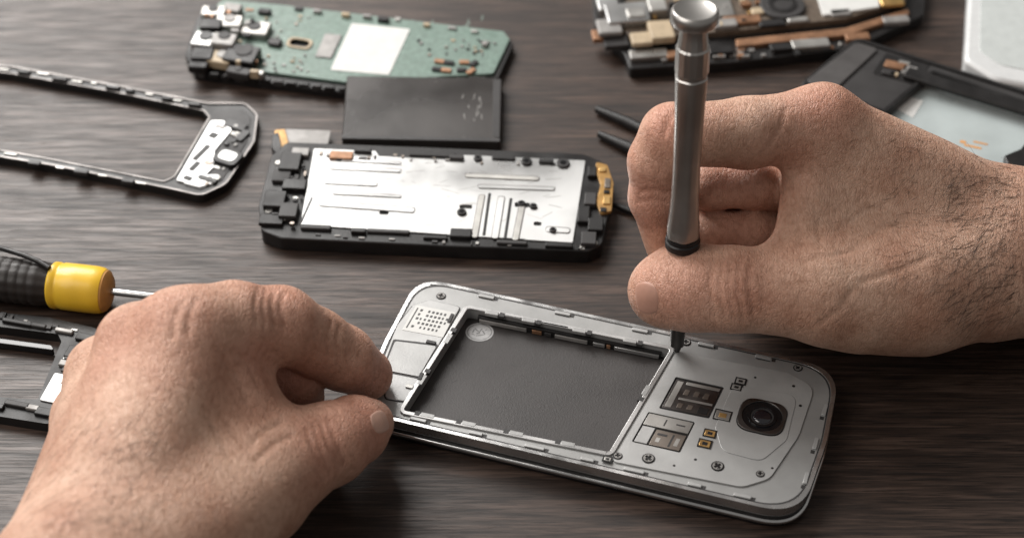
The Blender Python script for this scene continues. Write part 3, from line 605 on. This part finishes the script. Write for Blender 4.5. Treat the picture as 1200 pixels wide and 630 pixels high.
class Hand:
    def __init__(s, palm, tris, fingers, kp=9):
        s.palm = [(J(*a), J(*b)) for a, b in palm]
        s.tris = [([J(*q, 1)[0] for q in t[:3]], t[3]*t[0][2]/F) for t in tris]
        s.fing = [([J(*q) for q in c], k) for c, k in fingers]; s.kp = kp; s.crease = []; s.ridge = []
    def base(s, p):
        d = None
        for (a, ra), (b, rb) in s.palm:
            x = sd_cone(p, a, ra, b, rb); d = x if d is None else smin(d, x, s.kp)
        for (t, r) in s.tris: d = smin(d, sd_tri(p, *t, r), s.kp)
        out = d
        for ch, k in s.fing:
            f = None
            for (a, ra), (b, rb) in zip(ch[:-1], ch[1:]):
                x = sd_cone(p, a, ra, b, rb); f = x if f is None else smin(f, x, 2.5)
            out = np.minimum(out, smin(f, d, k))
        x, y, z = p[:, 0], p[:, 1], p[:, 2]
        return out+.10*np.sin(x/5.1+1)*np.sin(y/4.3)*np.sin(z/4.7+2)+.3*np.sin(x/11+y/13)*np.sin(z/9+1)
    def full(s, p):
        d = s.base(p)
        for lst, sign in ((s.ridge, 1), (s.crease, -1)):
            for pts, r in lst:
                P_ = np.array(pts); m = np.all((p > P_.min(0)-6) & (p < P_.max(0)+6), axis=1)
                if not m.any(): continue
                q = p[m]; x = np.min([sd_seg(q, a, b) for a, b in zip(pts[:-1], pts[1:])], axis=0)
                d[m] = smin(d[m], x-r, 5) if sign > 0 else smax(d[m], r-x, 1.5)
        return d
    def hit(s, pix):
        pix = np.array(pix, float); dr = FW+np.outer((pix[:, 0]-600)/F, RT)+np.outer((315-pix[:, 1])/F, UP)
        ln = n_(dr); t = np.full(len(pix), 400.0)
        for _ in range(90):
            t = t+np.clip(s.base((CAM+dr*t[:, None]).astype(f32)), -3, 30)*.85/ln
        p = CAM+dr*t[:, None]; ok = (np.abs(s.base(p.astype(f32))) < .5)
        return p, ok
    def normal(s, p):
        e = .6; g = np.stack([s.base((p+np.eye(3)[i]*e).astype(f32))-s.base((p-np.eye(3)[i]*e).astype(f32)) for i in range(3)], 1)
        return g/(n_(g)[:, None]+1e-9)
    def dense(s, pix, n=4):
        out = []
        for a, b in zip(pix[:-1], pix[1:]):
            for k in range(n): out.append((a[0]+(b[0]-a[0])*k/n, a[1]+(b[1]-a[1])*k/n))
        return out+[pix[-1]]
    def add_crease(s, pix, r):
        p, ok = s.hit(s.dense(pix))
        if ok.all() and np.max(n_(np.diff(p, axis=0))) < 9: s.crease.append(([q.astype(f32) for q in p], r))
    def build(s, h=.8):
        pts = [(a, r) for pr in s.palm for (a, r) in pr]+[(a, r) for c, _ in s.fing for (a, r) in c]
        lo = np.min([a-r for a, r in pts], 0)-5; hi = np.max([a+r for a, r in pts], 0)+5
        m = 4; nb = np.ceil((hi-lo)/(h*m)).astype(int)
        ax = [lo[i]+np.arange(nb[i]+1)*h*m for i in range(3)]
        g = np.stack(np.meshgrid(*ax, indexing='ij'), -1).reshape(-1, 3).astype(f32)
        dcs = s.base(g).reshape(nb+1)
        mn = np.full(nb, 1e9)
        for i in (0, 1):
            for j in (0, 1):
                for k in (0, 1):
                    mn = np.minimum(mn, np.abs(dcs[i:nb[0]+i, j:nb[1]+j, k:nb[2]+k]))
        near = mn < h*m*1.75
        def up(a):
            for i in range(3): a = np.repeat(a, m, axis=i)
            return np.pad(a, ((0, 1),)*3, mode='edge')
        f = up(dcs[:-1, :-1, :-1]).astype(f32); mk = up(near)
        mk[1:] |= mk[:-1].copy(); mk[:, 1:] |= mk[:, :-1].copy(); mk[:, :, 1:] |= mk[:, :, :-1].copy()
        ii = np.argwhere(mk); f[mk] = s.full((lo+ii*h).astype(f32))
        sg = f < 0; n = np.array(f.shape)-1
        cnt = np.zeros(n, np.int8); offs = [(i, j, k) for i in (0, 1) for j in (0, 1) for k in (0, 1)]
        for o in offs: cnt += sg[o[0]:n[0]+o[0], o[1]:n[1]+o[1], o[2]:n[2]+o[2]]
        act = (cnt > 0) & (cnt < 8); ci = np.argwhere(act); idx = np.full(n, -1, np.int64); idx[act] = np.arange(len(ci))
        Vc = np.stack([f[ci[:, 0]+o[0], ci[:, 1]+o[1], ci[:, 2]+o[2]] for o in offs], 1)
        acc = np.zeros((len(ci), 3)); c = np.zeros(len(ci)); oa = np.array(offs, float)
        for e0 in range(8):
            for e1 in range(e0+1, 8):
                if np.abs(oa[e0]-oa[e1]).sum() != 1: continue
                a, b = Vc[:, e0], Vc[:, e1]; mm = (a < 0) != (b < 0)
                t = np.where(mm, a/np.where(a == b, 1, a-b), 0)
                acc += mm[:, None]*(oa[e0]+t[:, None]*(oa[e1]-oa[e0])); c += mm
        V = lo+(ci+acc/c[:, None])*h
        quads = []
        for axn in range(3):
            b_, c_ = (axn+1) % 3, (axn+2) % 3
            s0 = [slice(1, -1)]*3; s1 = [slice(1, -1)]*3; s0[axn] = slice(0, -1); s1[axn] = slice(1, None)
            x = sg[tuple(s0)] != sg[tuple(s1)]; ed = np.argwhere(x); inn = sg[tuple(s0)][x]
            bs = np.ones(3, int); bs[axn] = 0; ed = ed+bs
            def cell(db, dcx):
                q = ed.copy(); q[:, b_] += db; q[:, c_] += dcx; return idx[q[:, 0], q[:, 1], q[:, 2]]
            qd = np.stack([cell(-1, -1), cell(0, -1), cell(0, 0), cell(-1, 0)], 1)
            qd[~inn] = qd[~inn][:, ::-1]; quads.append(qd)
        return V, np.concatenate(quads)

def make_hand(H, label, tints):
    V, qd = H.build(.7)
    o = mesh('hand', V, qd.tolist(), SKIN, None, ang=0)
    tn = np.zeros(len(V))
    for px, py, rad, s in tints:
        p, ok = H.hit([(px, py)])
        tn = np.maximum(tn, s*np.exp(-((V-p[0])**2).sum(1)/(rad*rad)))
    at = o.data.attributes.new('tint', 'FLOAT', 'POINT'); at.data.foreach_set('value', tn.astype(f32))
    md = o.modifiers.new('smooth', 'SMOOTH'); md.factor = .5; md.iterations = 2
    return tag(o, label, 'hand')
def nail(H, parent, c, ax, bx, m):
    n = 15; pix = []; uv = []
    for i in range(n):
        for j in range(n):
            u, v = -1+2*i/(n-1), -1+2*j/(n-1)
            a = u*math.sqrt(1-v*v*.45); b = v*math.sqrt(1-u*u*.45)
            pix.append((c[0]+a*ax[0]+b*bx[0], c[1]+a*ax[1]+b*bx[1])); uv.append((u, v))
    p, ok = H.hit(pix); nr = H.normal(p)
    uv = np.array(uv); ed = np.maximum(np.abs(uv[:, 0]), np.abs(uv[:, 1]))
    p = p+nr*np.where(ed > .93, -.3, .16)[:, None]
    Fc = [[i*n+j, (i+1)*n+j, (i+1)*n+j+1, i*n+j+1] for i in range(n-1) for j in range(n-1)]
    a, b, d = p[0], p[n], p[1]
    if np.dot(np.cross(b-a, d-a), nr[0]) < 0: Fc = [f[::-1] for f in Fc]
    o = mesh('nail', p, Fc, m, parent, ang=0)
    sm = o.modifiers.new('sub', 'SUBSURF'); sm.levels = 1; sm.render_levels = 1
    return o
def hairs(H, parent, regions):
    V, Fc = [], []
    for (x0, x1, y0, y1, cnt, dirpx, ln, th) in regions:
        pix = np.stack([rng.uniform(x0, x1, cnt), rng.uniform(y0, y1, cnt)], 1)
        p, ok = H.hit(pix); nr = H.normal(p); ok2 = ok & (p[:, 2] > 2)
        g = RT*dirpx[0]-UP*dirpx[1]
        for q, nn in zip(p[ok2], nr[ok2]):
            d = g+rng.normal(0, .35, 3); d = d-nn*(d@nn); d /= np.linalg.norm(d)+1e-9
            l = ln*rng.uniform(.4, 1.2); pts = []
            bend = rng.normal(0, .35, 3); bend -= nn*(bend@nn)
            for k in range(5):
                t = k/4; pts.append(q-nn*.2+d*l*t+nn*(.16*l*t*(1-.7*t))+bend*l*t*t*.5)
            v, f = tube_geo(pts, [th, th, th*.9, th*.7, th*.3], 3, len(V)); V += v; Fc += f
    return mesh('body_hair', V, Fc, HAIR, parent, ang=0)

RH = Hand(
    palm=[((1195, 285, 618, 72), (965, 143, 592, 40)), ((1195, 296, 618, 96), (1440, 318, 612, 108)),
          ((1150, 318, 605, 84), (965, 340, 588, 53)), ((1075, 350, 600, 66), (1010, 356, 594, 54)),
          ((1190, 298, 622, 68), (985, 185, 612, 40)), ((1195, 302, 622, 60), (1000, 235, 626, 38)), ((1195, 306, 622, 55), (1020, 285, 634, 34))],
    tris=[((1130, 270, 606), (957, 186, 594), (938, 308, 590), 34), ((1150, 280, 622), (985, 190, 612), (1015, 280, 630), 36)],
    fingers=[([(962, 145, 592, 41), (875, 155, 586, 41), (788, 159, 582, 37), (771, 190, 586, 35), (770, 230, 592, 33), (785, 285, 606, 28)], 7),
             ([(985, 190, 622, 38), (818, 208, 610, 30), (832, 218, 602, 27), (885, 218, 601, 26), (905, 222, 604, 25), (940, 228, 610, 24)], 3),
             ([(1000, 240, 634, 38), (820, 264, 616, 30), (834, 272, 607, 26), (885, 271, 605, 25), (905, 274, 607, 24), (940, 282, 612, 23)], 3),
             ([(1020, 285, 636, 34), (868, 306, 638, 27), (885, 318, 626, 25), (920, 322, 622, 24)], 3),
             ([(1060, 335, 594, 62), (965, 342, 589, 54), (908, 341, 588, 48), (858, 338, 587, 49), (815, 337, 590, 50), (790, 338, 592, 48), (774, 342, 593, 39)], 9)])
for l in ([(838, 300), (831, 335), (838, 370)], [(848, 296), (843, 335), (849, 374)], [(858, 296), (854, 335), (860, 376)], [(868, 296), (864, 338), (871, 376)], [(880, 302), (877, 335), (884, 368)]): RH.add_crease(l, .32)
for l in ([(940, 306), (975, 300), (1015, 290)], [(925, 225), (936, 255), (940, 290)], [(945, 215), (957, 250), (961, 285)], [(900, 172), (915, 150), (920, 128)], [(795, 128), (784, 140), (778, 160)], [(808, 126), (800, 140), (796, 158)], [(820, 126), (813, 140), (811, 156)], [(752, 225), (768, 222), (782, 226)], [(750, 236), (766, 234), (780, 238)], [(1010, 330), (1050, 318), (1090, 300)], [(985, 270), (1010, 250), (1040, 240)], [(1000, 290), (1030, 268), (1065, 255)], [(960, 380), (985, 362), (1000, 340)]): RH.add_crease(l, .22)
rh = make_hand(RH, 'right hand gripping the upright steel screwdriver between thumb and curled fingers', [(790, 345, 15, .6), (960, 120, 14, .45), (785, 145, 12, .6), (760, 240, 17, .65), (860, 340, 14, .4), (860, 215, 15, .5), (860, 270, 15, .5), (920, 180, 12, .35)])
nail(RH, rh, (758, 349), (15, 1), (2, 21), NAILR)
hairs(RH, rh, [(1115, 1200, 185, 375, 430, (-.75, .55), 10, .046), (1050, 1140, 160, 345, 150, (-.8, .45), 7, .036), (960, 1100, 130, 300, 110, (-.8, .3), 4, .026)])

LH = Hand(
    palm=[((95, 700, 508, 120), (-30, 930, 470, 125)), ((130, 680, 512, 82), (215, 392, 546, 50)), ((105, 680, 514, 80), (160, 405, 552, 47)),
          ((85, 690, 516, 76), (125, 440, 566, 42)), ((75, 690, 518, 72), (100, 490, 574, 36)), ((190, 655, 518, 78), (295, 574, 542, 60)), ((170, 640, 522, 70), (240, 535, 545, 58))],
    tris=[((160, 610, 524), (232, 412, 550), (318, 540, 550), 40), ((250, 420, 553), (290, 440, 560), (326, 522, 556), 28), ((120, 620, 530), (130, 445, 568), (215, 400, 556), 36)],
    fingers=[([(215, 392, 546, 50), (275, 376, 556, 46), (328, 380, 566, 45), (370, 401, 577, 39), (402, 419, 585, 38), (429, 438, 594, 31)], 7),
             ([(160, 405, 552, 46), (300, 424, 580, 38), (344, 446, 584, 34), (352, 464, 589, 29)], 4),
             ([(125, 440, 566, 42), (235, 440, 590, 34), (285, 465, 592, 30), (300, 480, 592, 26)], 5),
             ([(100, 490, 574, 36), (190, 480, 588, 30), (240, 500, 583, 27), (260, 510, 578, 25)], 5),
             ([(200, 640, 522, 70), (295, 574, 542, 60), (345, 543, 553, 49), (386, 520, 563, 48), (416, 504, 573, 40), (432, 496, 579, 30)], 9)])
for l in ([(304, 336), (299, 356), (302, 378)], [(313, 336), (308, 356), (311, 379)], [(322, 338), (318, 356), (322, 382)], [(333, 342), (329, 360), (334, 384)], [(360, 502), (368, 528), (381, 558)], [(368, 498), (375, 522), (388, 553)], [(376, 494), (384, 518), (398, 548)], [(385, 490), (393, 514), (405, 542)]): LH.add_crease(l, .28)
for l in ([(388, 378), (384, 398), (388, 420)], [(398, 384), (394, 404), (399, 426)], [(275, 410), (292, 425), (302, 450)], [(262, 420), (278, 440), (290, 470)], [(290, 525), (310, 505), (330, 495)], [(215, 352), (205, 372), (202, 395)], [(230, 350), (222, 370), (220, 392)], [(250, 470), (270, 500), (285, 520)], [(240, 480), (255, 510), (270, 535)], [(300, 540), (322, 520), (342, 510)]): LH.add_crease(l, .22)
lh = make_hand(LH, 'left hand resting beside the phone, pinching its left end with thumb and forefinger', [(440, 440, 15, .65), (438, 500, 15, .7), (325, 360, 15, .45), (215, 380, 18, .35), (385, 520, 15, .45), (335, 450, 16, .75), (300, 420, 12, .6), (130, 410, 14, .3)])
nail(LH, lh, (445, 494), (10, -4), (5, 14), NAIL)
hairs(LH, lh, [(15, 190, 500, 630, 240, (.5, -.6), 8, .036), (90, 260, 400, 540, 110, (.4, -.5), 4, .026)])

# ------------------------------------------------------------------ light, world, camera
def area_light(name, loc, target, sx, sy, power, col):
    l = bpy.data.lights.new(name, 'AREA'); l.shape = 'RECTANGLE'; l.size = sx; l.size_y = sy; l.energy = power; l.color = col
    o = bpy.data.objects.new(name, l); COL.objects.link(o); o.location = loc
    o.rotation_euler = (Vector(target)-Vector(loc)).to_track_quat('-Z', 'Y').to_euler(); return o
area_light('window_light', (-.68, .92, .90), (0, -.05, 0), 1.0, .85, 36, (1, .975, .945))
area_light('fill_light', (-.95, -.35, 1.1), (-.05, -.05, 0), .9, .9, 9.5, (1, .95, .90))  # added soft fill lamp, lifts the dim sides of the hands; no real source
wd = bpy.data.worlds.new('World'); scene.world = wd; wd.use_nodes = True
bg = wd.node_tree.nodes['Background']; bg.inputs[0].default_value = (1, .96, .92, 1); bg.inputs[1].default_value = .23
cam = bpy.data.cameras.new('camera'); cam.lens = 70; cam.sensor_width = 36; cam.clip_start = .01; cam.clip_end = 20
cam.dof.use_dof = True; cam.dof.focus_distance = .600; cam.dof.aperture_fstop = 10
co = bpy.data.objects.new('camera', cam); COL.objects.link(co); co.location = CAM*U; co.rotation_euler = (math.radians(90)-E, 0, 0)
scene.camera = co
scene.view_settings.view_transform = 'Standard'; scene.view_settings.look = 'None'; scene.view_settings.exposure = 0
